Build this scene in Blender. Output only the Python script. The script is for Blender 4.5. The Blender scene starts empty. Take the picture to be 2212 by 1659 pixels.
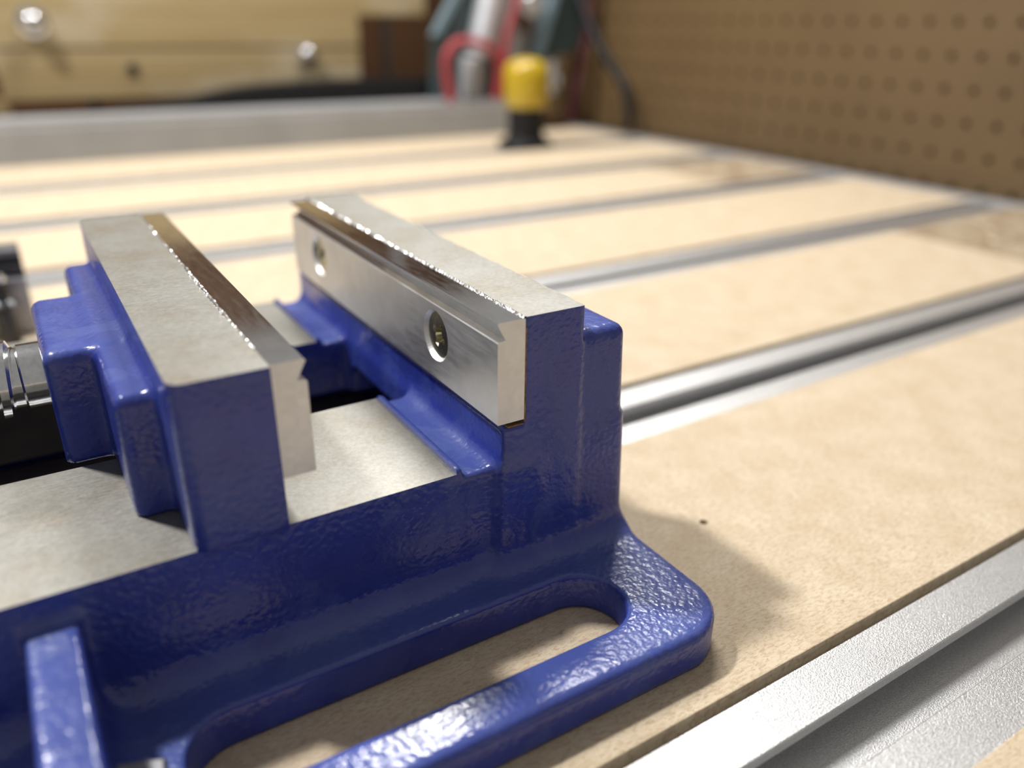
import bpy, bmesh, math, random
import numpy as np
from mathutils import Vector, Matrix

random.seed(7)
scene = bpy.context.scene
col = scene.collection
MM = 0.001

# ------------------------------------------------------------------ camera
cam_d = bpy.data.cameras.new('camera')
cam = bpy.data.objects.new('camera', cam_d)
col.objects.link(cam)
RT = Vector((0.85239397, -0.52279641, 0.01041306))
UP = Vector((0.20771502, 0.35681031, 0.91079134))
FW = Vector((0.47987393, 0.7741901, -0.41273563))
M = Matrix((RT, UP, -FW)).transposed().to_4x4()
M.translation = Vector((-74.127, -115.849, 111.282)) * MM
cam.matrix_world = M
cam_d.sensor_fit = 'HORIZONTAL'
cam_d.sensor_width = 36.0
cam_d.lens = 28.1974
cam_d.clip_start = 0.005
cam_d.clip_end = 50.0
cam_d.dof.use_dof = True
cam_d.dof.focus_distance = 0.156
cam_d.dof.aperture_fstop = 6.9
scene.camera = cam

# ------------------------------------------------------------------ world, lamps, exposure
world = bpy.data.worlds.new('room_light')
scene.world = world
world.use_nodes = True
bg = world.node_tree.nodes['Background']
bg.inputs[0].default_value = (1.0, 0.965, 0.92, 1)
bg.inputs[1].default_value = 0.30

def area(name, loc, target, size, size_y, power, color):
    d = bpy.data.lights.new(name, 'AREA')
    d.shape = 'RECTANGLE'
    d.size, d.size_y = size, size_y
    d.energy = power
    d.color = color
    o = bpy.data.objects.new(name, d)
    col.objects.link(o)
    o.location = loc
    o.rotation_euler = (Vector(target) - Vector(loc)).to_track_quat('-Z', 'Y').to_euler()
    return o

area('ceiling_lamp_key', (-0.37, 0.46, 0.86), (0.05, 0.15, 0.0), 0.07, 0.07, 12.0, (1.0, 0.98, 0.955))
# slim batten lamp hung across the corner by the pegboard
tube_lamp = area('ceiling_lamp_batten', (0.32, 0.55, 0.74), (0.05, 0.05, 0.0), 0.32, 0.04, 6.5, (1.0, 0.98, 0.955))
zx = (Vector((0.32, 0.55, 0.74)) - Vector((0.05, 0.05, 0.0))).normalized()
xx_ = Vector((0.25, -0.237, 0.0)); xx_ = (xx_ - zx * xx_.dot(zx)).normalized()
tube_lamp.rotation_euler = Matrix((xx_, zx.cross(xx_), zx)).transposed().to_euler()

scene.view_settings.view_transform = 'Standard'
scene.view_settings.look = 'None'
scene.view_settings.gamma = 1.0
scene.view_settings.use_curve_mapping = False
scene.view_settings.exposure = 0.0

# ------------------------------------------------------------------ materials
def srgb(r, g, b):
    f = lambda c: (c / 255 / 12.92) if c / 255 <= 0.04045 else ((c / 255 + 0.055) / 1.055) ** 2.4
    return (f(r), f(g), f(b), 1.0)

class Mat:
    def __init__(self, name):
        self.m = bpy.data.materials.new(name)
        self.m.use_nodes = True
        self.nt = self.m.node_tree
        self.b = self.nt.nodes['Principled BSDF']
        self.tc = self.nt.nodes.new('ShaderNodeTexCoord')
    def n(self, t, **k):
        x = self.nt.nodes.new(t)
        for a, v in k.items():
            setattr(x, a, v)
        return x
    def l(self, a, b):
        self.nt.links.new(a, b)
    def mapped(self, scale=(1, 1, 1), rot=(0, 0, 0)):
        mp = self.n('ShaderNodeMapping')
        mp.inputs['Scale'].default_value = scale
        mp.inputs['Rotation'].default_value = rot
        self.l(self.tc.outputs['Object'], mp.inputs['Vector'])
        return mp.outputs[0]
    def noise(self, vec, scale, detail=3, rough=0.5, dist=0.0):
        x = self.n('ShaderNodeTexNoise')
        x.inputs['Scale'].default_value = scale
        x.inputs['Detail'].default_value = detail
        x.inputs['Roughness'].default_value = rough
        x.inputs['Distortion'].default_value = dist
        self.l(vec, x.inputs['Vector'])
        return x.outputs['Fac']
    def ramp(self, fac, stops):
        x = self.n('ShaderNodeValToRGB')
        e = x.color_ramp.elements
        while len(e) < len(stops):
            e.new(0.5)
        for i, (p, c) in enumerate(stops):
            e[i].position = p
            e[i].color = c if len(c) == 4 else (*c, 1)
        self.l(fac, x.inputs[0])
        return x.outputs[0]
    def mix(self, fac, a, b, blend='MIX'):
        x = self.n('ShaderNodeMix', data_type='RGBA', blend_type=blend)
        for s, v in ((x.inputs[0], fac), (x.inputs[6], a), (x.inputs[7], b)):
            if hasattr(v, 'links'):
                self.l(v, s)
            else:
                s.default_value = v
        return x.outputs[2]
    def bump(self, h, strength, dist, prev=None):
        x = self.n('ShaderNodeBump')
        x.inputs['Strength'].default_value = strength
        x.inputs['Distance'].default_value = dist
        self.l(h, x.inputs['Height'])
        if prev is not None:
            self.l(prev, x.inputs['Normal'])
        return x.outputs[0]
    def set(self, **k):
        for a, v in k.items():
            s = self.b.inputs[a.replace('_', ' ')]
            if hasattr(v, 'links'):
                self.l(v, s)
            else:
                s.default_value = v
        return self.m

def g3(v): return (v, v, v, 1)

def blue_paint():
    a = Mat('blue_enamel')
    v = a.mapped()
    big = a.noise(v, 90, 4, 0.55)
    mid = a.noise(v, 820, 1.0, 0.4)
    fine = a.noise(v, 2600, 2, 0.5)
    c = a.ramp(big, [(0.3, (0.021, 0.034, 0.225)), (0.7, (0.030, 0.049, 0.295))])
    film = a.ramp(a.noise(v, 62, 7, 0.62, 0.3), [(0.50, g3(0)), (0.56, g3(0.20))])
    c = a.mix(film, c, (0.085, 0.125, 0.300, 1))
    # pale dusty tint on upward faces, painted in to brighten the lit tops
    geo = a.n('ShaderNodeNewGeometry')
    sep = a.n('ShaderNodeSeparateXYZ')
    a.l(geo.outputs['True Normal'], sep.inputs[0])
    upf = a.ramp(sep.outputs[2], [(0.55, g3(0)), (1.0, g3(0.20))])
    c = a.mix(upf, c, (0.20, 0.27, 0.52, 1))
    spot = a.ramp(a.noise(v, 1500, 2, 0.6), [(0.765, g3(0)), (0.79, g3(1))])
    c = a.mix(spot, c, (0.30, 0.27, 0.26, 1))
    amp = a.ramp(a.noise(v, 38, 2), [(0.38, g3(0.20)), (0.62, g3(0.34))])
    n1 = a.bump(mid, 0.2, 0.0006)
    a.l(amp, n1.node.inputs['Strength'])
    n2 = a.bump(fine, 0.14, 0.00012, n1)
    rr = a.ramp(a.noise(v, 260, 3), [(0.3, g3(0.17)), (0.7, g3(0.25))])
    rr = a.mix(film, rr, g3(0.60))
    return a.set(Base_Color=c, Roughness=rr, Normal=n2, Specular_IOR_Level=0.6)

def ground_steel():
    a = Mat('ground_steel')
    v = a.mapped((1, 14, 1), (0, 0, 0.12))
    st = a.noise(v, 420, 3, 0.6)
    bl = a.noise(a.mapped(), 75, 4, 0.6)
    fl = a.noise(a.mapped(), 1400, 3, 0.6)
    c = a.ramp(bl, [(0.35, (0.31, 0.30, 0.265)), (0.55, (0.275, 0.262, 0.22)), (0.75, (0.25, 0.21, 0.15))])
    c = a.mix(0.22, c, a.ramp(fl, [(0.3, g3(0.22)), (0.7, g3(0.55))]))
    r = a.ramp(st, [(0.3, g3(0.40)), (0.7, g3(0.54))])
    n = a.bump(st, 0.10, 0.0001)
    n = a.bump(fl, 0.10, 0.0001, n)
    return a.set(Base_Color=c, Metallic=0.85, Roughness=r, Normal=n)

def milled_alu(name='milled_aluminium', base=0.80, rough=(0.40, 0.50)):
    a = Mat(name)
    v = a.mapped((16, 1, 1))
    s1 = a.noise(a.mapped((1, 1, 12)), 500, 3, 0.6)
    s2 = a.noise(a.mapped((1, 0.15, 1)), 900, 3, 0.6)
    bl = a.noise(a.mapped(), 110, 3, 0.6)
    c = a.ramp(bl, [(0.3, g3(base)), (0.7, g3(base * 0.85))])
    pit = a.ramp(a.noise(a.mapped(), 2300, 2, 0.5), [(0.74, g3(0)), (0.79, g3(1))])
    c = a.mix(pit, c, g3(0.25))
    r = a.ramp(s2, [(0.3, g3(rough[0])), (0.7, g3(rough[1]))])
    n = a.bump(s2, 0.05, 0.0001)
    return a.set(Base_Color=c, Metallic=1.0, Roughness=r, Normal=n)

def anodised():
    a = Mat('anodised_aluminium')
    v = a.mapped()
    f = a.noise(v, 3200, 2, 0.7)
    b = a.noise(v, 40, 2, 0.5)
    c = a.ramp(f, [(0.3, g3(0.56)), (0.7, g3(0.84))])
    n = a.bump(f, 0.55, 0.00025)
    return a.set(Base_Color=c, Metallic=0.9, Roughness=0.42, Normal=n)

def simple(name, color, rough=0.5, metal=0.0, nscale=400, var=0.15, bump=0.0, spec=0.5):
    a = Mat(name)
    v = a.mapped()
    f = a.noise(v, nscale, 3, 0.55)
    d = tuple(max(0, x * (1 - var)) for x in color[:3])
    e = tuple(min(1, x * (1 + var)) for x in color[:3])
    c = a.ramp(f, [(0.3, d), (0.7, e)])
    k = dict(Base_Color=c, Roughness=rough, Metallic=metal, Specular_IOR_Level=spec)
    if bump:
        k['Normal'] = a.bump(f, bump, 0.0004)
    return a.set(**k)

def mdf(name, tint=1.0, dark=0.0):
    a = Mat(name)
    v = a.mapped()
    fib = a.noise(a.mapped((1, 3.2, 1), (0, 0, 0.5)), 620, 4, 0.65, 0.8)
    fib2 = a.noise(a.mapped((3.0, 1, 1), (0, 0, 0.2)), 900, 3, 0.65, 1.0)
    blot = a.noise(v, 75, 4, 0.6)
    c = a.ramp(blot, [(0.3, (0.640 * tint, 0.545 * tint, 0.405 * tint)), (0.7, (0.545 * tint, 0.440 * tint, 0.305 * tint))])
    c = a.mix(a.ramp(fib, [(0.36, g3(0.7)), (0.54, g3(0))]), c, (0.40 * tint, 0.285 * tint, 0.175 * tint, 1))
    c = a.mix(a.ramp(fib2, [(0.64, g3(0)), (0.80, g3(0.8))]), c, (0.16, 0.09, 0.045, 1))
    if dark:
        pat = a.ramp(a.noise(v, 55, 4, 0.65), [(0.35, g3(dark)), (0.62, g3(0.1))])
        c = a.mix(pat, c, (0.20, 0.13, 0.07, 1))
    n = a.bump(fib, 0.12, 0.0003)
    return a.set(Base_Color=c, Roughness=0.75, Normal=n, Specular_IOR_Level=0.25)

def pine():
    a = Mat('pine_wood')
    v = a.mapped((0.35, 1, 4))
    gr = a.noise(v, 14, 4, 0.55, 0.6)
    bl = a.noise(a.mapped((1, 1, 2.4)), 9, 3, 0.5)
    c = a.ramp(gr, [(0.3, (0.33, 0.235, 0.105)), (0.6, (0.38, 0.29, 0.145)), (0.8, (0.29, 0.19, 0.08))])
    c = a.mix(a.ramp(bl, [(0.50, g3(0)), (0.64, g3(0.6))]), c, (0.50, 0.43, 0.31, 1))
    return a.set(Base_Color=c, Roughness=0.6)

def hardboard():
    a = Mat('brown_hardboard')
    v = a.mapped()
    f = a.noise(v, 500, 3, 0.6)
    b = a.noise(v, 8, 3, 0.5)
    c = a.ramp(b, [(0.3, (0.108, 0.067, 0.0275)), (0.7, (0.140, 0.088, 0.037))])
    c = a.mix(0.18, c, a.ramp(f, [(0.3, (0.08, 0.045, 0.018)), (0.7, (0.19, 0.12, 0.052))]))
    return a.set(Base_Color=c, Roughness=0.55)

M_BLUE = blue_paint()
M_STEEL = ground_steel()
M_ALU = milled_alu()
M_ALU_MIR = milled_alu('fly_cut_aluminium', 0.85, (0.06, 0.14))
M_BURR = milled_alu('torn_aluminium', 0.92, (0.22, 0.32))
M_ANOD = anodised()
M_MDF = mdf('surfaced_mdf')
M_MDF_DARK = mdf('dark_mottled_mdf', 0.80, 0.85)
M_PINE = pine()
M_HARD = hardboard()
M_SCREW = simple('zinc_yellow_steel', (0.44, 0.41, 0.29), 0.28, 1.0, 1800, 0.25, 0.05)
M_CHROME = simple('bright_steel', (0.72, 0.73, 0.74), 0.16, 1.0, 900, 0.10, 0.03)
M_RUST = simple('rusty_edge', (0.22, 0.13, 0.055), 0.7, 0.3, 900, 0.5, 0.2)
M_BLACKSTEEL = simple('blackened_steel', (0.055, 0.055, 0.058), 0.32, 0.8, 300, 0.3, 0.05)
M_GREYSTEEL = simple('grey_steel', (0.34, 0.34, 0.35), 0.38, 0.9, 300, 0.2, 0.05)
M_BLACKPL = simple('black_plastic', (0.010, 0.010, 0.011), 0.5, 0.0, 200, 0.3, 0.0, 0.25)
M_YELLOW = simple('yellow_plastic', (0.46, 0.32, 0.018), 0.16, 0.0, 200, 0.06)
M_TEAL = simple('teal_grey_paint', (0.050, 0.075, 0.080), 0.4, 0.0, 60, 0.15)
M_TEALEDGE = simple('pale_blue_edge', (0.22, 0.32, 0.38), 0.4, 0.2, 60, 0.1)
M_SILVER = simple('silver_casting', (0.72, 0.74, 0.78), 0.35, 0.6, 60, 0.1)
M_GREYPL = simple('grey_plastic', (0.33, 0.33, 0.34), 0.45, 0.0, 60, 0.1)
M_RED = simple('red_insulation', (0.38, 0.045, 0.055), 0.4, 0.0, 60, 0.12)
M_MAROON = simple('maroon_insulation', (0.06, 0.012, 0.016), 0.4, 0.0, 60, 0.12)
M_BROWNPANEL = simple('dark_brown_panel', (0.090, 0.042, 0.017), 0.5, 0.0, 12, 0.25)
M_SATIN = simple('satin_aluminium', (0.34, 0.345, 0.355), 0.55, 0.25, 20, 0.08)
M_WELL = simple('dark_brown_well', (0.030, 0.024, 0.020), 0.5, 0.0, 120, 0.4)
M_DARK = simple('dark_cavity', (0.02, 0.018, 0.015), 0.8)
M_DUST = simple('pale_shaving', (0.72, 0.62, 0.46), 0.7, 0.0, 900, 0.2)
M_WALLPAINT = simple('workshop_floor_paint', (0.30, 0.28, 0.26), 0.7, 0.0, 5, 0.1)

# ------------------------------------------------------------------ mesh helpers (input in mm)
def link(name, me, parent=None):
    o = bpy.data.objects.new(name, me)
    col.objects.link(o)
    if parent is not None:
        o.parent = parent
    return o

def to_obj(name, bm, mats, parent=None, smooth=False, scale=True):
    if scale:
        bmesh.ops.scale(bm, vec=(MM, MM, MM), verts=bm.verts)
    me = bpy.data.meshes.new(name)
    bm.to_mesh(me)
    bm.free()
    for m in (mats if isinstance(mats, (list, tuple)) else [mats]):
        me.materials.append(m)
    if smooth:
        me.polygons.foreach_set('use_smooth', [True] * len(me.polygons))
        me.set_sharp_from_angle(angle=math.radians(32))
    return link(name, me, parent)

def thing(name, label, cat, loc=(0, 0, 0), group=None):
    o = bpy.data.objects.new(name, None)
    col.objects.link(o)
    o.location = Vector(loc) * MM
    o.empty_display_size = 0.02
    o['label'] = label
    o['category'] = cat
    if group:
        o['group'] = group
    return o

def tag(o, label, cat, group=None):
    o['label'] = label
    o['category'] = cat
    if group:
        o['group'] = group
    return o

def box(bm, lo, hi, bev=0.0, seg=2):
    r = bmesh.ops.create_cube(bm, size=1.0)
    vs = r['verts']
    lo, hi = Vector(lo), Vector(hi)
    bmesh.ops.scale(bm, vec=hi - lo, verts=vs)
    bmesh.ops.translate(bm, vec=(lo + hi) / 2, verts=vs)
    if bev:
        es = list({e for v in vs for e in v.link_edges})
        bmesh.ops.bevel(bm, geom=es, offset=bev, segments=seg, profile=0.5, affect='EDGES', clamp_overlap=True)
    return bm

def new_box(name, lo, hi, m, parent=None, bev=0.0, origin=None):
    bm = bmesh.new()
    box(bm, lo, hi, bev)
    if origin is not None:
        bmesh.ops.translate(bm, vec=-Vector(origin), verts=bm.verts)
    return to_obj(name, bm, m, parent)

def prism(bm, pts, axis, a, b, bev=0.0, cap=True):
    """extrude a closed 2-D outline along an axis from a to b"""
    def P(u, v, t):
        return {'x': (t, u, v), 'y': (u, t, v), 'z': (u, v, t)}[axis]
    A = [bm.verts.new(P(u, v, a)) for u, v in pts]
    B = [bm.verts.new(P(u, v, b)) for u, v in pts]
    n = len(pts)
    fs = []
    for i in range(n):
        fs.append(bm.faces.new((A[i], A[(i + 1) % n], B[(i + 1) % n], B[i])))
    if cap:
        fs.append(bm.faces.new(A[::-1]))
        fs.append(bm.faces.new(B))
    bmesh.ops.recalc_face_normals(bm, faces=fs)
    if bev:
        es = list({e for f in fs for e in f.edges})
        bmesh.ops.bevel(bm, geom=es, offset=bev, segments=2, profile=0.5, affect='EDGES', clamp_overlap=True)
    return bm

def lathe(bm, prof, origin=(0, 0, 0), axis='z', n=32):
    """prof: list of (r, t); revolve about axis through origin"""
    rings = []
    o = Vector(origin)
    def P(r, t, a):
        c, s = r * math.cos(a), r * math.sin(a)
        return o + Vector({'z': (c, s, t), 'x': (t, c, s), 'y': (c, t, s)}[axis])
    for r, t in prof:
        if r < 1e-6:
            rings.append([bm.verts.new(P(0, t, 0))])
        else:
            rings.append([bm.verts.new(P(r, t, 2 * math.pi * i / n)) for i in range(n)])
    fs = []
    for A, B in zip(rings, rings[1:]):
        for i in range(n):
            j = (i + 1) % n
            if len(A) == 1 and len(B) == 1:
                continue
            if len(A) == 1:
                fs.append(bm.faces.new((A[0], B[j], B[i])))
            elif len(B) == 1:
                fs.append(bm.faces.new((A[i], A[j], B[0])))
            else:
                fs.append(bm.faces.new((A[i], A[j], B[j], B[i])))
    bmesh.ops.recalc_face_normals(bm, faces=fs)
    return bm

def catmull(pts, k=10):
    out = []
    P = [Vector(p) for p in pts]
    P = [P[0] * 2 - P[1]] + P + [P[-1] * 2 - P[-2]]
    for i in range(1, len(P) - 2):
        for j in range(k):
            t = j / k
            out.append(0.5 * ((2 * P[i]) + (-P[i - 1] + P[i + 1]) * t + (2 * P[i - 1] - 5 * P[i] + 4 * P[i + 1] - P[i + 2]) * t * t + (-P[i - 1] + 3 * P[i] - 3 * P[i + 1] + P[i + 2]) * t ** 3))
    out.append(P[-2])
    return out

def tube(bm, pts, r, n=12, k=10):
    C = catmull(pts, k)
    rings = []
    up = Vector((0, 0, 1))
    for i, c in enumerate(C):
        d = (C[min(i + 1, len(C) - 1)] - C[max(i - 1, 0)]).normalized()
        s = d.cross(up)
        if s.length < 1e-3:
            s = d.cross(Vector((1, 0, 0)))
        s.normalize()
        u = s.cross(d)
        rings.append([bm.verts.new(c + (s * math.cos(2 * math.pi * q / n) + u * math.sin(2 * math.pi * q / n)) * r) for q in range(n)])
    fs = []
    for A, B in zip(rings, rings[1:]):
        for q in range(n):
            fs.append(bm.faces.new((A[q], A[(q + 1) % n], B[(q + 1) % n], B[q])))
    fs.append(bm.faces.new(rings[0][::-1]))
    fs.append(bm.faces.new(rings[-1]))
    bmesh.ops.recalc_face_normals(bm, faces=fs)
    return bm

def boolean(obj, cutters):
    for c in cutters:
        md = obj.modifiers.new('cut', 'BOOLEAN')
        md.operation = 'DIFFERENCE'
        md.solver = 'EXACT'
        md.object = c
    dg = bpy.context.evaluated_depsgraph_get()
    me = bpy.data.meshes.new_from_object(obj.evaluated_get(dg))
    obj.modifiers.clear()
    old = obj.data
    obj.data = me
    me.name = old.name
    for c in cutters:
        cm = c.data
        bpy.data.objects.remove(c)
        bpy.data.meshes.remove(cm)

# ------------------------------------------------------------------ signed-distance casting tools
def rbox(p, lo, hi, r=0.0):
    x, y, z = p
    q = []
    for v, a, b in zip((x, y, z), lo, hi):
        q.append(np.abs(v - (a + b) / 2) - (b - a) / 2 + r)
    o = np.sqrt(sum(np.maximum(k, 0) ** 2 for k in q))
    return o + np.minimum(np.maximum(np.maximum(q[0], q[1]), q[2]), 0) - r

def plate_z(d2, z, lo, hi, r):
    w0 = d2 + r
    w1 = np.abs(z - (lo + hi) / 2) - (hi - lo) / 2 + r
    return np.sqrt(np.maximum(w0, 0) ** 2 + np.maximum(w1, 0) ** 2) + np.minimum(np.maximum(w0, w1), 0) - r

def rrect(x, y, lo, hi, r):
    qx = np.abs(x - (lo[0] + hi[0]) / 2) - (hi[0] - lo[0]) / 2 + r
    qy = np.abs(y - (lo[1] + hi[1]) / 2) - (hi[1] - lo[1]) / 2 + r
    return np.sqrt(np.maximum(qx, 0) ** 2 + np.maximum(qy, 0) ** 2) + np.minimum(np.maximum(qx, qy), 0) - r

def capsule2(x, y, x0, x1, yc, r):
    dx = x - np.clip(x, x0, x1)
    return np.sqrt(dx * dx + (y - yc) ** 2) - r

def smin(a, b, k):
    h = np.maximum(k - np.abs(a - b), 0) / k
    return np.minimum(a, b) - h * h * k * 0.25

def smax(a, b, k):
    return -smin(-a, -b, k)

def surface_nets(sdf, lo, hi, h):
    ax = [np.arange(a, b + h, h, dtype=np.float32) for a, b in zip(lo, hi)]
    X, Y, Z = np.meshgrid(*ax, indexing='ij', sparse=True)
    F = np.ascontiguousarray(np.broadcast_to(sdf((X, Y, Z)), tuple(len(a) for a in ax))).astype(np.float32)
    neg = F < 0
    cnt = sum(neg[i:neg.shape[0] - 1 + i, j:neg.shape[1] - 1 + j, k:neg.shape[2] - 1 + k].astype(np.int8)
              for i in (0, 1) for j in (0, 1) for k in (0, 1))
    act = (cnt > 0) & (cnt < 8)
    idx = np.argwhere(act)
    vid = -np.ones(act.shape, np.int64)
    vid[act] = np.arange(len(idx))
    acc = np.zeros((len(idx), 3)); num = np.zeros(len(idx))
    corners = [(i, j, k) for i in (0, 1) for j in (0, 1) for k in (0, 1)]
    for c in corners:
        for d in range(3):
            if c[d]:
                continue
            e = list(c); e[d] = 1
            fa = F[idx[:, 0] + c[0], idx[:, 1] + c[1], idx[:, 2] + c[2]]
            fb = F[idx[:, 0] + e[0], idx[:, 1] + e[1], idx[:, 2] + e[2]]
            s = (fa < 0) != (fb < 0)
            t = np.where(s, fa / np.where(s, fa - fb, 1), 0)
            pt = np.array(c, float)[None, :].repeat(len(idx), 0)
            pt[:, d] += t
            acc[s] += pt[s]; num[s] += 1
    V = np.array(lo)[None, :] + (idx + acc / num[:, None]) * h
    quads = []
    for d in range(3):
        a, b = (d + 1) % 3, (d + 2) % 3
        sl0 = [slice(None)] * 3; sl1 = [slice(None)] * 3
        sl0[d] = slice(0, -1); sl1[d] = slice(1, None)
        n0, n1 = neg[tuple(sl0)], neg[tuple(sl1)]
        ch = np.argwhere(n0 != n1)
        ok = (ch[:, a] > 0) & (ch[:, b] > 0) & (ch[:, a] < neg.shape[a] - 1) & (ch[:, b] < neg.shape[b] - 1)
        ch = ch[ok]
        fl = n0[ch[:, 0], ch[:, 1], ch[:, 2]]
        def cell(da, db):
            q = ch.copy(); q[:, a] += da; q[:, b] += db
            return vid[q[:, 0], q[:, 1], q[:, 2]]
        Q = np.stack([cell(-1, -1), cell(0, -1), cell(0, 0), cell(-1, 0)], 1)
        Q[~fl] = Q[~fl][:, ::-1]
        quads.append(Q)
    Q = np.concatenate(quads)
    for _ in range(3):
        p = (V[:, 0], V[:, 1], V[:, 2])
        f0 = sdf(p)
        e = 0.05
        G = np.stack([sdf((V[:, 0] + (e if i == 0 else 0), V[:, 1] + (e if i == 1 else 0), V[:, 2] + (e if i == 2 else 0))) - f0 for i in range(3)], 1) / e
        g2 = np.maximum((G * G).sum(1), 0.2)
        step = np.clip(f0 / g2, -0.5 * h, 0.5 * h)
        V = V - G * step[:, None]
    return V, Q

def nets_bm(sdf, lo, hi, h):
    V, Q = surface_nets(sdf, lo, hi, h)
    me = bpy.data.meshes.new('tmp')
    me.vertices.add(len(V)); me.vertices.foreach_set('co', V.ravel())
    me.loops.add(len(Q) * 4); me.loops.foreach_set('vertex_index', Q.ravel())
    me.polygons.add(len(Q)); me.polygons.foreach_set('loop_start', np.arange(len(Q)) * 4)
    me.update(calc_edges=True)
    bm = bmesh.new(); bm.from_mesh(me)
    bpy.data.meshes.remove(me)
    for f in bm.faces:
        f.smooth = True
    return bm

def cut(bm, co, no, mat=None):
    """remove what lies on the +no side of a plane and cap the hole with a flat, sharp-edged face"""
    r = bmesh.ops.bisect_plane(bm, geom=bm.verts[:] + bm.edges[:] + bm.faces[:], dist=1e-5, plane_co=co, plane_no=no, clear_outer=True)
    es = [g for g in r['geom_cut'] if isinstance(g, bmesh.types.BMEdge)]
    es = [e for e in es if len(e.link_faces) == 1]
    fr = bmesh.ops.triangle_fill(bm, edges=es, use_beauty=False, normal=no)
    for f in fr['geom']:
        if isinstance(f, bmesh.types.BMFace):
            f.smooth = False
            if f.normal.dot(Vector(no)) < 0:
                f.normal_flip()
            if mat is not None:
                f.material_index = mat
    for e in es:
        if e.is_valid:
            e.smooth = False

# ================================================================== THE SETTING
ANG = math.radians(0.64)

# pegboard wall with real holes
PX, PITCH = 530.0, 22.6
def pegboard():
    bm = bmesh.new()
    rows = range(-1, 13)
    cols = range(-16, 31)
    y0, z0 = 210.0, 23.3
    n = 12
    hr = 2.7
    for r in rows:
        for c in cols:
            yc, zc = y0 + c * PITCH, z0 + r * PITCH
            outer, inner, back = [], [], []
            for i in range(n):
                a = math.pi / 4 + 2 * math.pi * i / n
                ca, sa = math.cos(a), math.sin(a)
                m = max(abs(ca), abs(sa))
                outer.append(bm.verts.new((0, yc + ca / m * PITCH / 2, zc + sa / m * PITCH / 2)))
                inner.append(bm.verts.new((0, yc + ca * hr, zc + sa * hr)))
                back.append(bm.verts.new((5, yc + ca * hr, zc + sa * hr)))
            for i in range(n):
                j = (i + 1) % n
                bm.faces.new((outer[i], outer[j], inner[j], inner[i]))
                bm.faces.new((inner[i], inner[j], back[j], back[i]))
    bmesh.ops.remove_doubles(bm, verts=bm.verts, dist=0.01)
    bmesh.ops.translate(bm, vec=(PX, 0, 0), verts=bm.verts)
    o = to_obj('wall_right', bm, M_HARD)
    o['kind'] = 'structure'
    b = new_box('backing_board', (PX + 6, -170, -60), (PX + 16, 910, 310), M_HARD, o)
    return o
pegboard()

w = new_box('wall_back', (-900, 985, -60), (560, 1000, 420), M_BROWNPANEL)
w['kind'] = 'structure'
w = new_box('floor', (-1500, -1200, -820), (1500, 1500, -800), M_WALLPAINT)
w['kind'] = 'structure'

# ================================================================== CNC BED
bed = thing('cnc_bed', 'pale surfaced wood fibre router table with silver slotted tracks under the blue vise', 'table', (0, 0, 0))
bed.rotation_euler = (0, 0, ANG)
OFF = [-120.0, 0.0, 116.41, 238.15, 366.35, 486.71, 608.55]
XL, XR = -420.0, 500.0

def track_profile(yo):
    a1, a2, a3, a4 = yo - 45.3, yo - 55.58, yo - 65.55, yo - 76.4
    z = -1.37
    return [(a1, z), (a1, z - 9.2), (a4, z - 9.2), (a4, z), (a3 - 0.25, z), (a3, z - 0.25), (a3, z - 2.2), (a3 - 5, z - 2.2),
            (a3 - 5, z - 7.0), (a2 + 5, z - 7.0), (a2 + 5, z - 2.2), (a2, z - 2.2), (a2, z - 0.25), (a2 + 0.25, z)]

for i, yo in enumerate(OFF):
    if i == 0:
        continue
    bm = bmesh.new()
    prism(bm, track_profile(yo), 'x', XL, XR + 8)
    to_obj('t_slot_track', bm, M_ANOD, bed)

edges = []
for i in range(1, len(OFF)):
    y_lo = (OFF[i - 1] - 43.81) if i > 1 else -190.0
    edges.append((y_lo, OFF[i] - 76.12))
edges.append((OFF[-1] - 43.81, 660.0))
for k, (a, b) in enumerate(edges):
    xr = XR
    if k == 2:
        xr = 368.0
    if k == 4:
        xr = 392.0
    s = new_box('mdf_strip', (XL, a, -10.6), (xr, b, 0), M_MDF, bed, 0.25)
    if k == 1:
        bm = bmesh.new()
        lathe(bm, [(0, -4), (1.1, -4), (1.1, 2), (0, 2)], (53.0, -1.1, 0), 'z', 20)
        c = to_obj('drill', bm, M_DARK)
        c.parent = bed
        bpy.context.view_layer.update()
        boolean(s, [c])
    if xr < XR:
        r = new_box('dark_strip_end', (xr, a, -10.6), (XR, b, 0.35), M_MDF_DARK, bed, 0.2)  # strip end in a darker mottled tone, slightly raised
        r['label'] = 'darker, slightly raised end of the strip'
new_box('base_board', (XL, -190, -30), (XR + 10, 700, -10.65), M_MDF_DARK, bed)
new_box('end_rail', (XR + 8.5, -190, -10.6), (XR + 24, 690, -1.0), M_SATIN, bed, 0.6)

# ================================================================== VISE
vise = thing('drill_press_vise', 'blue painted cast iron vise with bright steel tops and aluminium jaw plates', 'vise', (0, 0, 0))
ZT, ZR, ZF, ZPB = 62.46, 32.53, 8.43, 41.91
YC = 61.0

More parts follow.
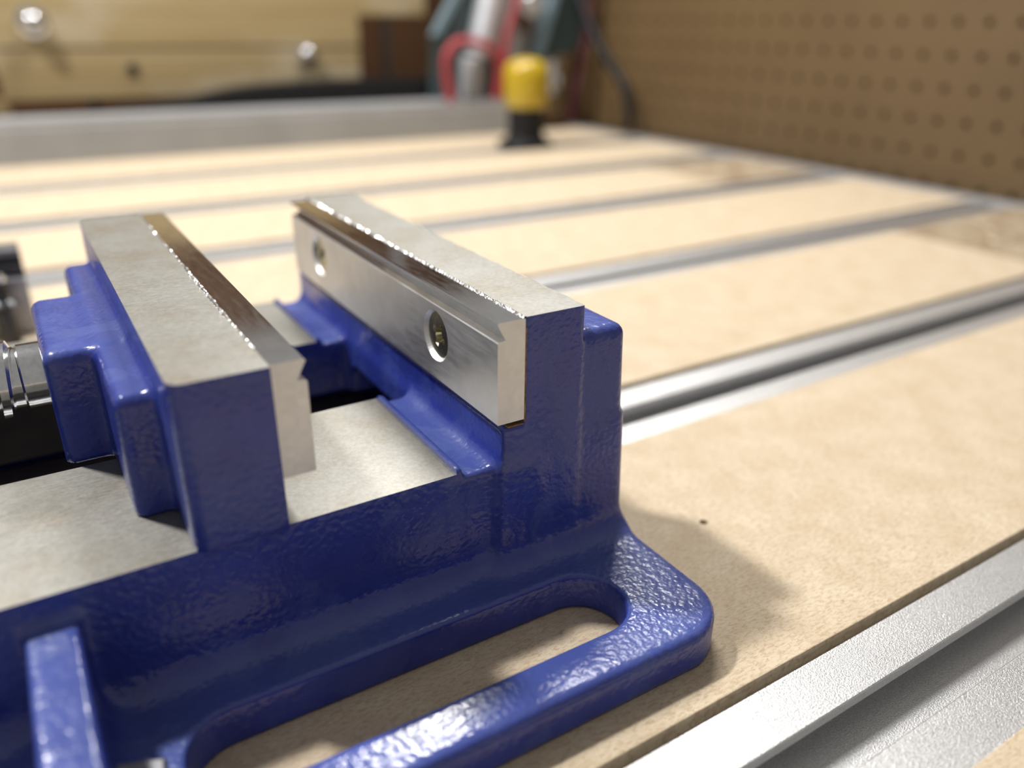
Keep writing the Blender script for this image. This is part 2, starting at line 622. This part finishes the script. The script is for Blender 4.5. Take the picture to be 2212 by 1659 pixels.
def base_sdf(p):
    x, y, z = p
    ym = YC - np.abs(y - YC)
    q = (x, ym, z)
    fl = plate_z(rrect(x, ym, (-172, -36.0), (27.6, 200), 12.0), z, -6.0, ZF, 1.7)
    fl = np.maximum(fl, np.where(y > YC, plate_z(rrect(x, y, (-70, 0), (60, 300), 10.0), z, -20, 40, 0.2), -50.0))
    s1 = capsule2(x, ym, -61.3, 3.3, -17.65, 8.6)
    s2 = capsule2(x, ym, -150.0, -110.0, -17.65, 8.6)
    fl = smax(fl, -np.minimum(s1, s2), 1.0)
    rail = rbox(q, (-172, 1.5, -5), (-12.0, 70, 33.6), 0.9)
    rail2 = rbox(q, (-16, 1.5, -5), (4, 70, 31.6), 0.9)
    body = smin(rail, rail2, 0.8)
    col1 = rbox(q, (-4.4, -0.4, -5), (14.0, 75, 40.8), 0.7)
    col2 = rbox((x + 0.22 * np.sin(y * 0.83) * np.sin(y * 0.31 + 1.0) * np.clip((z - 50) / 6, 0, 1), ym, z), (0.05, -0.5, -5), (13.6, 75, 66), 0.5)
    colu = np.minimum(col1, col2)
    xs = x + (z - 12) * 0.04
    rear = rbox((xs, y, z), (8, 0.0, -5), (26.6, 32, 56.6), 2.4)
    rear = smin(rear, rbox((xs, y, z), (8, -0.1, -5), (27.1, 32.4, 37.8), 2.0), 0.8)
    colu = smin(colu, rear, 0.9)
    body = smin(body, colu, 4.5)
    back = rbox(q, (-172, 12, -5), (-152, 75, 58), 4.0)
    body = smin(body, back, 5.0)
    # buttress rib on the side of the rail
    rib = smax(rbox(p, (-86.7, -31, -5), (-79.2, 8, 40), 0.9), (z - 27.8) - 0.06 * (y - 1.5), 1.2)
    body = smin(body, rib, 1.5)
    d = smin(body, fl, 6.5)
    # well between the rails and the hollow under the fixed jaw
    well = plate_z(rrect(x, ym, (-150, 40.66), (-5.2, 90), 2.5), z, -20, 80, 0.1)
    colz = np.maximum(well, -(col2 - 0.0))
    d = smax(d, -well, 1.4)
    hollow = np.minimum(rbox(q, (-150, 9, -20), (9, 90, 16.5), 4.0), rbox(q, (-25, 42.5, -20), (9, 90, 24.5), 4.0))
    d = smax(d, -hollow, 1.6)
    return np.maximum(d, 0.06 - z)

bmA = nets_bm(base_sdf, (-173.5, -37.6, -0.8), (29.2, 159.6, 67.5), 0.8)
me_tmp = bpy.data.meshes.new('tmpbase')
bmA.to_mesh(me_tmp)
cut(bmA, (-13.5, 0, 0), (1, 0, 0), 0)
# the machined slideways: only the stretch ahead of the screw block
bmC = bmA.copy()
cut(bmA, (-150.5, 0, 0), (-1, 0, 0), 0)
cut(bmA, (0, 0, ZR), (0, 0, 1), 1)
cut(bmC, (-150.5, 0, 0), (1, 0, 0), 0)
bmB = bmesh.new(); bmB.from_mesh(me_tmp)
cut(bmB, (-13.5, 0, 0), (-1, 0, 0), 0)
cut(bmB, (0, 0, ZT), (0, 0, 1), 1)
parts = []
for b in (bmC, bmB):
    t = bpy.data.meshes.new('t'); b.to_mesh(t); b.free()
    bmA.from_mesh(t); bpy.data.meshes.remove(t)
bpy.data.meshes.remove(me_tmp)
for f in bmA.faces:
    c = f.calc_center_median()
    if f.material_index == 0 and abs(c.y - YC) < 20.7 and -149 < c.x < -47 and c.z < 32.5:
        f.material_index = 2  # well faces beneath the screw coloured dark brown
base = to_obj('base_casting', bmA, [M_BLUE, M_STEEL, M_WELL], vise)
base['label'] = 'blue base casting with slotted flange and fixed jaw'

def jaw_sdf(p):
    x, y, z = p
    ym = YC - np.abs(y - YC)
    q = (x, ym, z)
    blk = rbox(q, (-61.2, -0.2, 32.6), (-44.8, 75, 65.5), 0.9)
    blk = np.maximum(blk, plate_z(rrect(x, ym, (-61.2, -0.2), (-30, 90), 2.4), z, 0, 100, 0.1))
    blk = np.maximum(blk, 32.62 - z)
    s1 = rbox(q, (-67.7, 16.0, 28), (-55, 75, 55.2), 2.0)
    s2 = rbox(q, (-76.2, 42.2, 28), (-60, 75, 55.2), 2.2)
    d = smin(blk, smin(s1, s2, 2.0), 2.2)
    return np.maximum(d, 32.62 - z)
bmJ = nets_bm(jaw_sdf, (-78.5, -1.8, 31.0), (-43.0, 123.8, 67.0), 0.6)
cut(bmJ, (-46.2, 0, 0), (1, 0, 0), 0)
cut(bmJ, (0, 0, ZT), (0, 0, 1), 1)
mov = to_obj('movable_jaw', bmJ, [M_BLUE, M_STEEL], vise)
mov['label'] = 'blue stepped sliding jaw with bare steel top'

# jaw plates with an undercut ledge along the top
def jaw_plate(name, x_back, sgn, y0, y1, mirror_top):
    t = 5.86
    prof = [(0, ZPB), (-t + 0.12, ZPB), (-t, ZPB + 0.12), (-t, 58.35), (-t + 0.18, 58.62), (-4.25, 58.8), (-t - 0.05, 62.0), (-t + 0.2, 62.32), (-0.25, 62.34), (0, 62.2)]
    bm = bmesh.new()
    pts = [(x_back + sgn * u, v) for u, v in prof]
    prism(bm, pts, 'y', y0, y1)
    for f in bm.faces:
        c = f.calc_center_median()
        if c.z > 58.5 and abs(f.normal.y) < 0.5:
            f.material_index = 1
    o = to_obj(name, bm, [M_ALU, M_ALU_MIR], vise)
    cs = []
    for yc in (24.6, 95.9):
        b2 = bmesh.new()
        if sgn > 0:
            lathe(b2, [(0, 3), (2.9, 3), (2.9, -2.2), (5.55, -t), (6.0, -t - 0.4), (0, -t - 0.4)], (x_back, yc, 51.7), 'x', 48)
        else:
            lathe(b2, [(0, -3), (2.9, -3), (2.9, 2.2), (5.55, t), (6.0, t + 0.4), (0, t + 0.4)], (x_back, yc, 51.7), 'x', 48)
        cs.append(to_obj('hole', b2, M_ALU))
    bpy.context.view_layer.update()
    boolean(o, cs)
    return o

fplate = jaw_plate('fixed_jaw_plate', 0.02, 1, -0.7, 118.5, True)
fplate['label'] = 'milled aluminium plate screwed to the fixed jaw'
mplate = jaw_plate('movable_jaw_plate', -46.18, -1, 0.9, 121.0, True)
mplate['label'] = 'milled aluminium plate with a torn burr along its top'

# countersunk cross-head screws
def plate_screw(x_face, sgn, yc, parent, rot):
    """head face looks towards -sgn x; x_face is the plane of the head"""
    bm = bmesh.new()
    lathe(bm, [(0, 0), (4.75, 0), (4.95, 0.12), (4.95, 0.35), (2.6, 2.7), (2.6, 6.5), (0, 6.5)], (0, 0, 0), 'x', 40)
    o = to_obj('plate_screw', bm, M_SCREW, None, True)
    cs = []
    for k in range(2):
        b2 = bmesh.new()
        # tapered cross wings
        top, bot, wt, wb = 2.75, 0.9, 0.62, 0.34
        vs = []
        for xx, L, w in ((-0.3, top + 0.15, wt + 0.03), (2.3, bot, wb)):
            for a, b in ((-L, -w), (L, -w), (L, w), (-L, w)):
                if k:
                    a, b = -b, a
                vs.append(b2.verts.new((xx, a, b)))
        for f in ((0, 1, 2, 3), (4, 7, 6, 5), (0, 4, 5, 1), (1, 5, 6, 2), (2, 6, 7, 3), (3, 7, 4, 0)):
            b2.faces.new([vs[i] for i in f])
        bmesh.ops.recalc_face_normals(b2, faces=b2.faces)
        cs.append(to_obj('cross', b2, M_SCREW))
    b2 = bmesh.new()
    lathe(b2, [(0, -0.3), (1.75, -0.3), (0.9, 2.3), (0, 2.6)], (0, 0, 0), 'x', 8)
    cs.append(to_obj('core', b2, M_SCREW))
    bpy.context.view_layer.update()
    boolean(o, cs)
    o.data.polygons.foreach_set('use_smooth', [False] * len(o.data.polygons))
    o.location = Vector((x_face, yc, 51.7)) * MM
    o.rotation_euler = (rot, 0, 0 if sgn > 0 else math.pi)
    o.parent = parent
    return o
for yc, rr in ((24.6, 0.42), (95.9, 0.9)):
    plate_screw(-5.05, 1, yc, fplate, rr)
for yc, rr in ((24.6, 0.1), (95.9, 0.6)):
    plate_screw(-41.1, -1, yc, mplate, rr)

# torn burr between the steel top and the sliding plate
def burr():
    bm = bmesh.new()
    prev = None
    y = 8.0
    rnd = random.Random(3)
    while y < 118:
        big = 1.0 if 26 < y < 62 or 96 < y < 100 else 0.45
        w = rnd.uniform(0.12, 0.34) * (0.6 + big)
        hgt = rnd.uniform(0.12, 0.40) * (0.5 + big)
        off = rnd.uniform(-0.22, 0.12) * big - 0.05
        ring = [bm.verts.new((-46.2 + off + a, y + rnd.uniform(-.15, .15), 62.36 + b)) for a, b in ((-w, 0.05), (-w * 0.3, hgt), (w * 0.5, hgt * 0.7), (w, -0.08))]
        if prev:
            for i in range(3):
                bm.faces.new((prev[i], prev[i + 1], ring[i + 1], ring[i]))
            bm.faces.new((prev[3], prev[0], ring[0], ring[3]))
        prev = ring
        y += rnd.uniform(0.35, 0.8)
    bmesh.ops.recalc_face_normals(bm, faces=bm.faces)
    return to_obj('burr', bm, M_BURR, mplate)
burr()

# thin bright burr along the fixed plate
def burr2():
    bm = bmesh.new()
    prev = None
    y = -0.6
    rnd = random.Random(5)
    while y < 118.4:
        w = rnd.uniform(0.14, 0.30); hgt = rnd.uniform(0.12, 0.40)
        ring = [bm.verts.new((0.0 + a, y, 62.36 + b)) for a, b in ((-w * 1.6, 0.0), (-w * 0.3, hgt), (w, hgt * 0.6), (w, -0.05))]
        if prev:
            for i in range(3):
                bm.faces.new((prev[i], prev[i + 1], ring[i + 1], ring[i]))
            bm.faces.new((prev[3], prev[0], ring[0], ring[3]))
        prev = ring
        y += rnd.uniform(0.3, 0.6)
    bmesh.ops.recalc_face_normals(bm, faces=bm.faces)
    return to_obj('burr', bm, M_BURR, fplate)
burr2()

# rust line at the seat of the fixed plate
bm = bmesh.new()
box(bm, (-3.6, -0.7, 40.78), (0.0, 1.5, 41.1), 0.1)
box(bm, (0.0, -0.62, 41.3), (0.5, 0.4, 60.5), 0.12)
o = to_obj('rust_seam', bm, M_RUST, vise)

# lead screw
def lead_screw():
    bm = bmesh.new()
    lathe(bm, [(0, -70), (6.6, -70), (6.6, -80.2), (6.2, -80.6), (0, -80.6)][::-1], (0, YC, 45), 'x', 40)
    lathe(bm, [(0, -80.4), (6.1, -80.4), (6.1, -190), (0, -190)], (0, YC, 45), 'x', 40)
    n, pitch = 40, 3.3
    prof = [(0.0, 6.3), (0.10, 6.3), (0.26, 7.7), (0.70, 7.7), (0.88, 6.3), (1.0, 6.3)]
    rings = []
    x_end = -195.0
    rows = []
    turns = int((-80.5 - x_end) / pitch)
    ts = [k + a for k in range(turns) for a, _ in prof[:-1]]
    rs = [r for k in range(turns) for _, r in prof[:-1]]
    for t, r in zip(ts, rs):
        rows.append([bm.verts.new((-80.4 - (t + i / n) * pitch, YC + r * math.cos(2 * math.pi * i / n), 45 + r * math.sin(2 * math.pi * i / n))) for i in range(n)])
    m = len(prof) - 1
    for a, (A, B) in enumerate(zip(rows, rows[1:])):
        for i in range(n - 1):
            bm.faces.new((A[i], A[i + 1], B[i + 1], B[i]))
    for a in range(len(rows) - 1):
        if a + m + 1 < len(rows):
            bm.faces.new((rows[a][n - 1], rows[a + m][0], rows[a + m + 1][0], rows[a + 1][n - 1]))
    bmesh.ops.recalc_face_normals(bm, faces=bm.faces)
    o = to_obj('lead_screw', bm, M_CHROME, vise, True)
    o['label'] = 'shiny threaded steel screw'
    return o
lead_screw()
bm = bmesh.new()
lathe(bm, [(0, -190), (9, -190), (10, -191), (10, -212), (9, -213), (0, -213)], (0, YC, 45), 'x', 32)
hub = to_obj('handle_hub', bm, M_GREYSTEEL, vise, False)
bm = bmesh.new()
lathe(bm, [(0, -46), (5, -45), (5, -39), (3.4, -38), (3.4, 38), (5, 39), (5, 45), (0, 46)], (-202, YC, 45), 'y', 20)
to_obj('handle_bar', bm, M_CHROME, vise, True)

# ================================================================== CLAMPS
# flat bar on the near flange
tc_ = thing('flange_clamp', 'grey steel flat bar clamp resting on the vise flange at the bottom edge', 'clamp', (-79, -30, 0))
bm = bmesh.new()
prism(bm, [(-78.9, -14.6), (-72.2, -17.2), (-82.6, -78), (-91.0, -76)], 'z', 8.55, 12.0, 0.5)
bmesh.ops.translate(bm, vec=(79, 30, 0), verts=bm.verts)
to_obj('clamp_bar', bm, M_GREYSTEEL, tc_)
bm = bmesh.new()
lathe(bm, [(0, -7.4), (3.6, -7.4), (3.6, 18), (3.0, 18.6), (0, 18.6)], (-85, -60.6, 0), 'z', 20)
bmesh.ops.translate(bm, vec=(79, 30, 0), verts=bm.verts)
to_obj('stud', bm, M_BLACKSTEEL, tc_)
bm = bmesh.new()
lathe(bm, [(3.7, 12.05), (6.6, 12.05), (6.6, 16.6), (5.8, 17.4), (3.7, 17.4)], (-85, -60.6, 0), 'z', 6)
bmesh.ops.translate(bm, vec=(79, 30, 0), verts=bm.verts)
to_obj('hex_nut', bm, M_BLACKSTEEL, tc_)
bm = bmesh.new()
box(bm, (-90, -76, 0.05), (-83, -70.2, 8.5), 0.5)
bmesh.ops.translate(bm, vec=(79, 30, 0), verts=bm.verts)
to_obj('heel_block', bm, M_BLACKSTEEL, tc_)

# stepped clamp behind the vise
sc = thing('step_clamp', 'dark steel step clamp with a flanged bolt, standing behind the vise screw', 'clamp', (-95, 232, 0))
bm = bmesh.new()
prof = [(226, 0.06), (226, 21.5), (229.0, 21.5), (229.4, 24.0), (233.5, 24.0), (234.0, 27.0), (238.5, 27.0), (239.0, 29.8), (252, 29.8), (252, 0.06)]
prism(bm, prof, 'x', -128, -77, 0.35)
bmesh.ops.translate(bm, vec=(95, -232, 0), verts=bm.verts)
to_obj('step_block', bm, M_GREYSTEEL, sc)
for zz, yy in ((24.05, 229.6), (27.05, 234.2)):
    bm = bmesh.new()
    box(bm, (-128.05, yy - 0.5, zz - 2.2), (-76.95, yy - 0.1, zz + 1.4), 0.05)
    bmesh.ops.translate(bm, vec=(95, -232, 0), verts=bm.verts)
    to_obj('step_groove', bm, M_BLACKSTEEL, sc)
bm = bmesh.new()
lathe(bm, [(0, 0.06), (3.4, 0.06), (3.4, 14.2), (2.6, 15), (2.6, 23.5), (2.0, 24), (0, 24)], (-86.0, 217, 0), 'z', 24)
bmesh.ops.translate(bm, vec=(95, -232, 0), verts=bm.verts)
to_obj('stud', bm, M_BLACKSTEEL, sc, True)
bm = bmesh.new()
lathe(bm, [(2.7, 15.1), (5.4, 15.1), (5.6, 15.7), (4.4, 16.8), (3.4, 17.4), (3.4, 20.6), (3.0, 21.2), (2.7, 21.2)], (-86.0, 217, 0), 'z', 24)
bmesh.ops.translate(bm, vec=(95, -232, 0), verts=bm.verts)
to_obj('flange_nut', bm, M_BLACKSTEEL, sc, True)
bm = bmesh.new()
lathe(bm, [(0, 27.2), (1.8, 26.9), (2.8, 25.8), (2.8, 24.05), (0, 24.05)], (-86.0, 217, 0), 'z', 24)
bmesh.ops.translate(bm, vec=(95, -232, 0), verts=bm.verts)
to_obj('bolt_tip', bm, M_CHROME, sc, True)

# ================================================================== YELLOW AND BLACK TOOL
yt = thing('plunger_tool', 'yellow and black round plunger tool standing upright near the far rail', 'tool', (359.5, 564, 0))
bm = bmesh.new()
lathe(bm, [(0, 0.06), (27, 0.06), (27.5, 2), (26, 5), (19.5, 8), (17.6, 12), (17.2, 18), (17.2, 38), (0, 38)], (0, 0, 0), 'z', 40)
to_obj('flared_foot', bm, M_BLACKPL, yt, True)
bm = bmesh.new()
lathe(bm, [(0, 36), (18.5, 36), (20.5, 39), (21.5, 50), (21.8, 64), (21.0, 71), (17.5, 76), (10, 79.5), (0, 80.5)], (0, 0, 0), 'z', 40)
to_obj('yellow_body', bm, M_YELLOW, yt, True)

# ================================================================== FAR RAIL AND BACKGROUND
bm = bmesh.new()
prism(bm, [(655, 0.1), (655, 28.6), (656.2, 28.8), (656.2, 34.2), (700, 34.2), (700, 0.1)], 'x', -420, 402, 0.4)
fr = to_obj('aluminium_rail', bm, M_SATIN)
tag(fr, 'satin grey aluminium rail lying across the far end of the router table', 'rail')

# pine block assembly
pb = thing('pine_block', 'laminated pine block with two bright dome nuts above the far rail', 'wood block', (100, 800, 40))
for lo, hi in (((-64, 760, 40.5), (272, 830, 61.5)), ((-66, 760.6, 61.8), (272.6, 830, 84.5)), ((-64, 759.4, 84.8), (273, 830, 114.0)), ((-66, 760, 114.3), (352, 830, 152)), ((-66, 760.5, 152.3), (352, 830, 188)), ((-64, 760, 188.3), (350, 830, 224))):  # top two boards are unseen, added to reflect tan in the jaw plate
    if lo[2] > 100:
        lo = (lo[0], lo[1], lo[2])
    new_box('pine_board', lo, hi, M_PINE, pb, 1.0, (100, 800, 40))
new_box('pine_leg', (-74, 775, 0.2), (-60, 800, 40.3), M_PINE, pb, 0.8, (100, 800, 40))
new_box('pine_leg', (250, 790, 0.2), (266, 815, 40.3), M_PINE, pb, 0.8, (100, 800, 40))
for xx, zz, rr in ((-29.5, 106, 9.5), (213.8, 77.5, 8.0)):
    bm = bmesh.new()
    lathe(bm, [(0, -rr * 1.45), (rr * 0.5, -rr * 1.32), (rr * 0.85, -rr), (rr, -rr * 0.55), (rr, -rr * 0.1), (rr * 1.35, 0), (rr * 1.35, 1.5), (0, 1.5)], (xx, 758, zz), 'y', 28)
    bmesh.ops.translate(bm, vec=(-100, -800, -40), verts=bm.verts)
    to_obj('dome_nut', bm, M_CHROME, pb, True)
bm = bmesh.new()
lathe(bm, [(0, -2.0), (4.6, -2.0), (5.2, -1.2), (5.2, 1.5), (0, 1.5)], (45.3, 760, 66), 'y', 20)
bmesh.ops.translate(bm, vec=(-100, -800, -40), verts=bm.verts)
to_obj('screw_head', bm, M_BLACKSTEEL, pb, True)

# drag chain
bm = bmesh.new()
top = catmull([(20, 31.2, 0), (60, 33.4, 0), (102, 40.8, 0), (146, 46.8, 0), (240, 50.0, 0), (345, 49.6, 0)], 8)
bot = catmull([(345, 30.2, 0), (240, 30.4, 0), (160, 30.0, 0), (120, 29.6, 0), (20, 29.6, 0)], 8)
prism(bm, [(p.x, p.y + 4.6) for p in top] + [(p.x, p.y + 4.6) for p in bot], 'y', 704, 738, 0.0)
o = to_obj('drag_chain', bm, M_BLACKPL)
tag(o, 'black curved drag chain lying on the far aluminium rail', 'cable chain')
for i, xx in enumerate((346.8, 16.6)):
    bm = bmesh.new()
    rr = 6.0
    lathe(bm, [(0, -1), (rr, -1), (rr, 400), (0, 400)], (0, 0, 0), 'z', 16)
    o = to_obj('steel_rod', bm, M_GREYSTEEL, None, True)
    o.location = Vector((xx, 862, 1.0)) * MM
    tag(o, ['grey vertical steel rod right of the pine block', 'grey vertical steel rod hidden mostly behind the pine block'][i], 'rod')
ft = new_box('rear_floor_board', (-900, 702, -12), (527, 984, 0.0), M_BROWNPANEL)
tag(ft, 'dark brown board behind the far aluminium rail', 'board')

# ---- router carriage, riding on the far rail
rc = thing('router_carriage', 'teal grey router carriage with silver motor riding on the far rail', 'router', (420, 680, 34.3))
def carriage_part(name, pts, y0, y1, m, bev=0.8, parent=rc):
    bm = bmesh.new()
    prism(bm, pts, 'y', y0, y1, bev)
    bmesh.ops.translate(bm, vec=(-420, -680, -34.3), verts=bm.verts)
    return to_obj(name, bm, m, parent)
carriage_part('side_plate', [(376, 162), (328, 97), (324, 34.4), (409, 34.4), (405, 68), (371, 87), (399, 162)], 694.2, 699.8, M_TEAL)
carriage_part('plate_edge', [(366, 162), (375, 162), (331, 96), (323, 97)], 686, 694, M_TEALEDGE, 0.4)
carriage_part('side_plate', [(488, 162), (526, 162), (516, 95), (503, 78), (453, 71), (444, 79)], 694.2, 699.8, M_TEAL)
carriage_part('plate_edge', [(479, 162), (487, 162), (458, 76), (446, 77)], 686, 694, M_TEALEDGE, 0.4)
carriage_part('rear_plate', [(400, 34.4), (470, 34.4), (500, 162), (392, 162)], 700, 706, M_GREYPL)
carriage_part('wood_block', [(434, 100), (444, 100), (450, 162), (430, 162)], 690, 699.8, M_BROWNPANEL)
def cyl(name, a, b, r, m, parent):
    a, b = Vector(a), Vector(b)
    d = b - a
    bm = bmesh.new()
    L = d.length
    lathe(bm, [(0, 0), (r * 0.8, 0), (r, r * 0.2), (r, L - r * 0.2), (r * 0.8, L), (0, L)], (0, 0, 0), 'z', 28)
    q = d.to_track_quat('Z', 'Y').to_matrix().to_4x4()
    bmesh.ops.transform(bm, matrix=Matrix.Translation(a - Vector((420, 680, 34.3))) @ q, verts=bm.verts)
    return to_obj(name, bm, m, parent, True)
cyl('motor_body', (373, 679, 78), (396, 679, 162), 14.5, M_SILVER, rc)
cyl('connector', (364, 680, 34.5), (366, 680, 77), 13, M_GREYPL, rc)
cyl('round_boss', (441, 680, 127), (441, 694, 127), 12, M_SILVER, rc)
cyl('guide_rod', (472, 688, 34.5), (472, 688, 70), 6, M_GREYPL, rc)
cyl('knob', (473, 681.8, 50), (473, 670, 50), 5.5, M_CHROME, rc)
def cable(name, pts, r, m, label, cat):
    bm = bmesh.new()
    tube(bm, pts, r, 12, 8)
    return tag(to_obj(name, bm, m, None, True), label, cat)
cable('red_cable', [(329, 660, 35.2), (327, 660, 48), (324, 660, 64), (326, 660, 80), (338, 659, 91), (356, 658, 91), (376, 658, 84), (386, 659, 70), (386, 660, 52), (384, 661, 35.2)], 4.4, M_RED, 'looped red cable in front of the silver motor', 'cable')
cable('red_cable', [(397, 661, 35.2), (395, 661, 48), (393, 660, 74), (396, 658, 100), (406, 657, 130), (414, 657, 170)], 3.6, M_RED, 'straight red cable rising beside the silver motor', 'cable')
cable('black_hose', [(508, 712, 170), (508, 668, 108), (507, 636, 76), (506, 602, 52), (506, 588, 24), (506, 588, 5.4)], 5.2, M_BLACKPL, 'black hose curving down the brown pegboard', 'hose')
cable('maroon_cable', [(490, 676, 4.6), (497, 674, 36), (503, 674, 60), (503, 673, 76), (508, 672, 100), (514, 672, 170)], 5.0, M_MAROON, 'dark maroon cable between the carriage and the black hose', 'cable')

# ================================================================== SHAVINGS
def shavings():
    bm = bmesh.new()
    rnd = random.Random(11)
    for i in range(150):
        if i < 110:
            x, y = rnd.uniform(372, 495), rnd.choice([rnd.uniform(78, 158), rnd.uniform(330, 405)])
            z = 0.42
            s = rnd.uniform(0.6, 2.2)
        else:
            x, y = rnd.uniform(32, 140), rnd.uniform(-38, 34)
            z = 0.03
            s = rnd.uniform(0.12, 0.32)
        a = rnd.uniform(0, 6.28)
        c, sn = math.cos(a), math.sin(a)
        pts = [(-s, -s * .3, 0), (s, -s * .3, 0), (s * .9, s * .3, s * .3), (-s * .8, s * .25, s * .35)]
        v = [bm.verts.new((x + u * c - w * sn, y + u * sn + w * c, z + t)) for u, w, t in pts]
        t = bm.verts.new((x, y, z + s * 0.5))
        for q in range(4):
            bm.faces.new((v[q], v[(q + 1) % 4], t))
        bm.faces.new(v[::-1])
    o = to_obj('wood_shavings', bm, M_DUST)
    tag(o, 'pale wood dust and shavings scattered on the router table', 'sawdust')
    o['kind'] = 'stuff'
shavings()
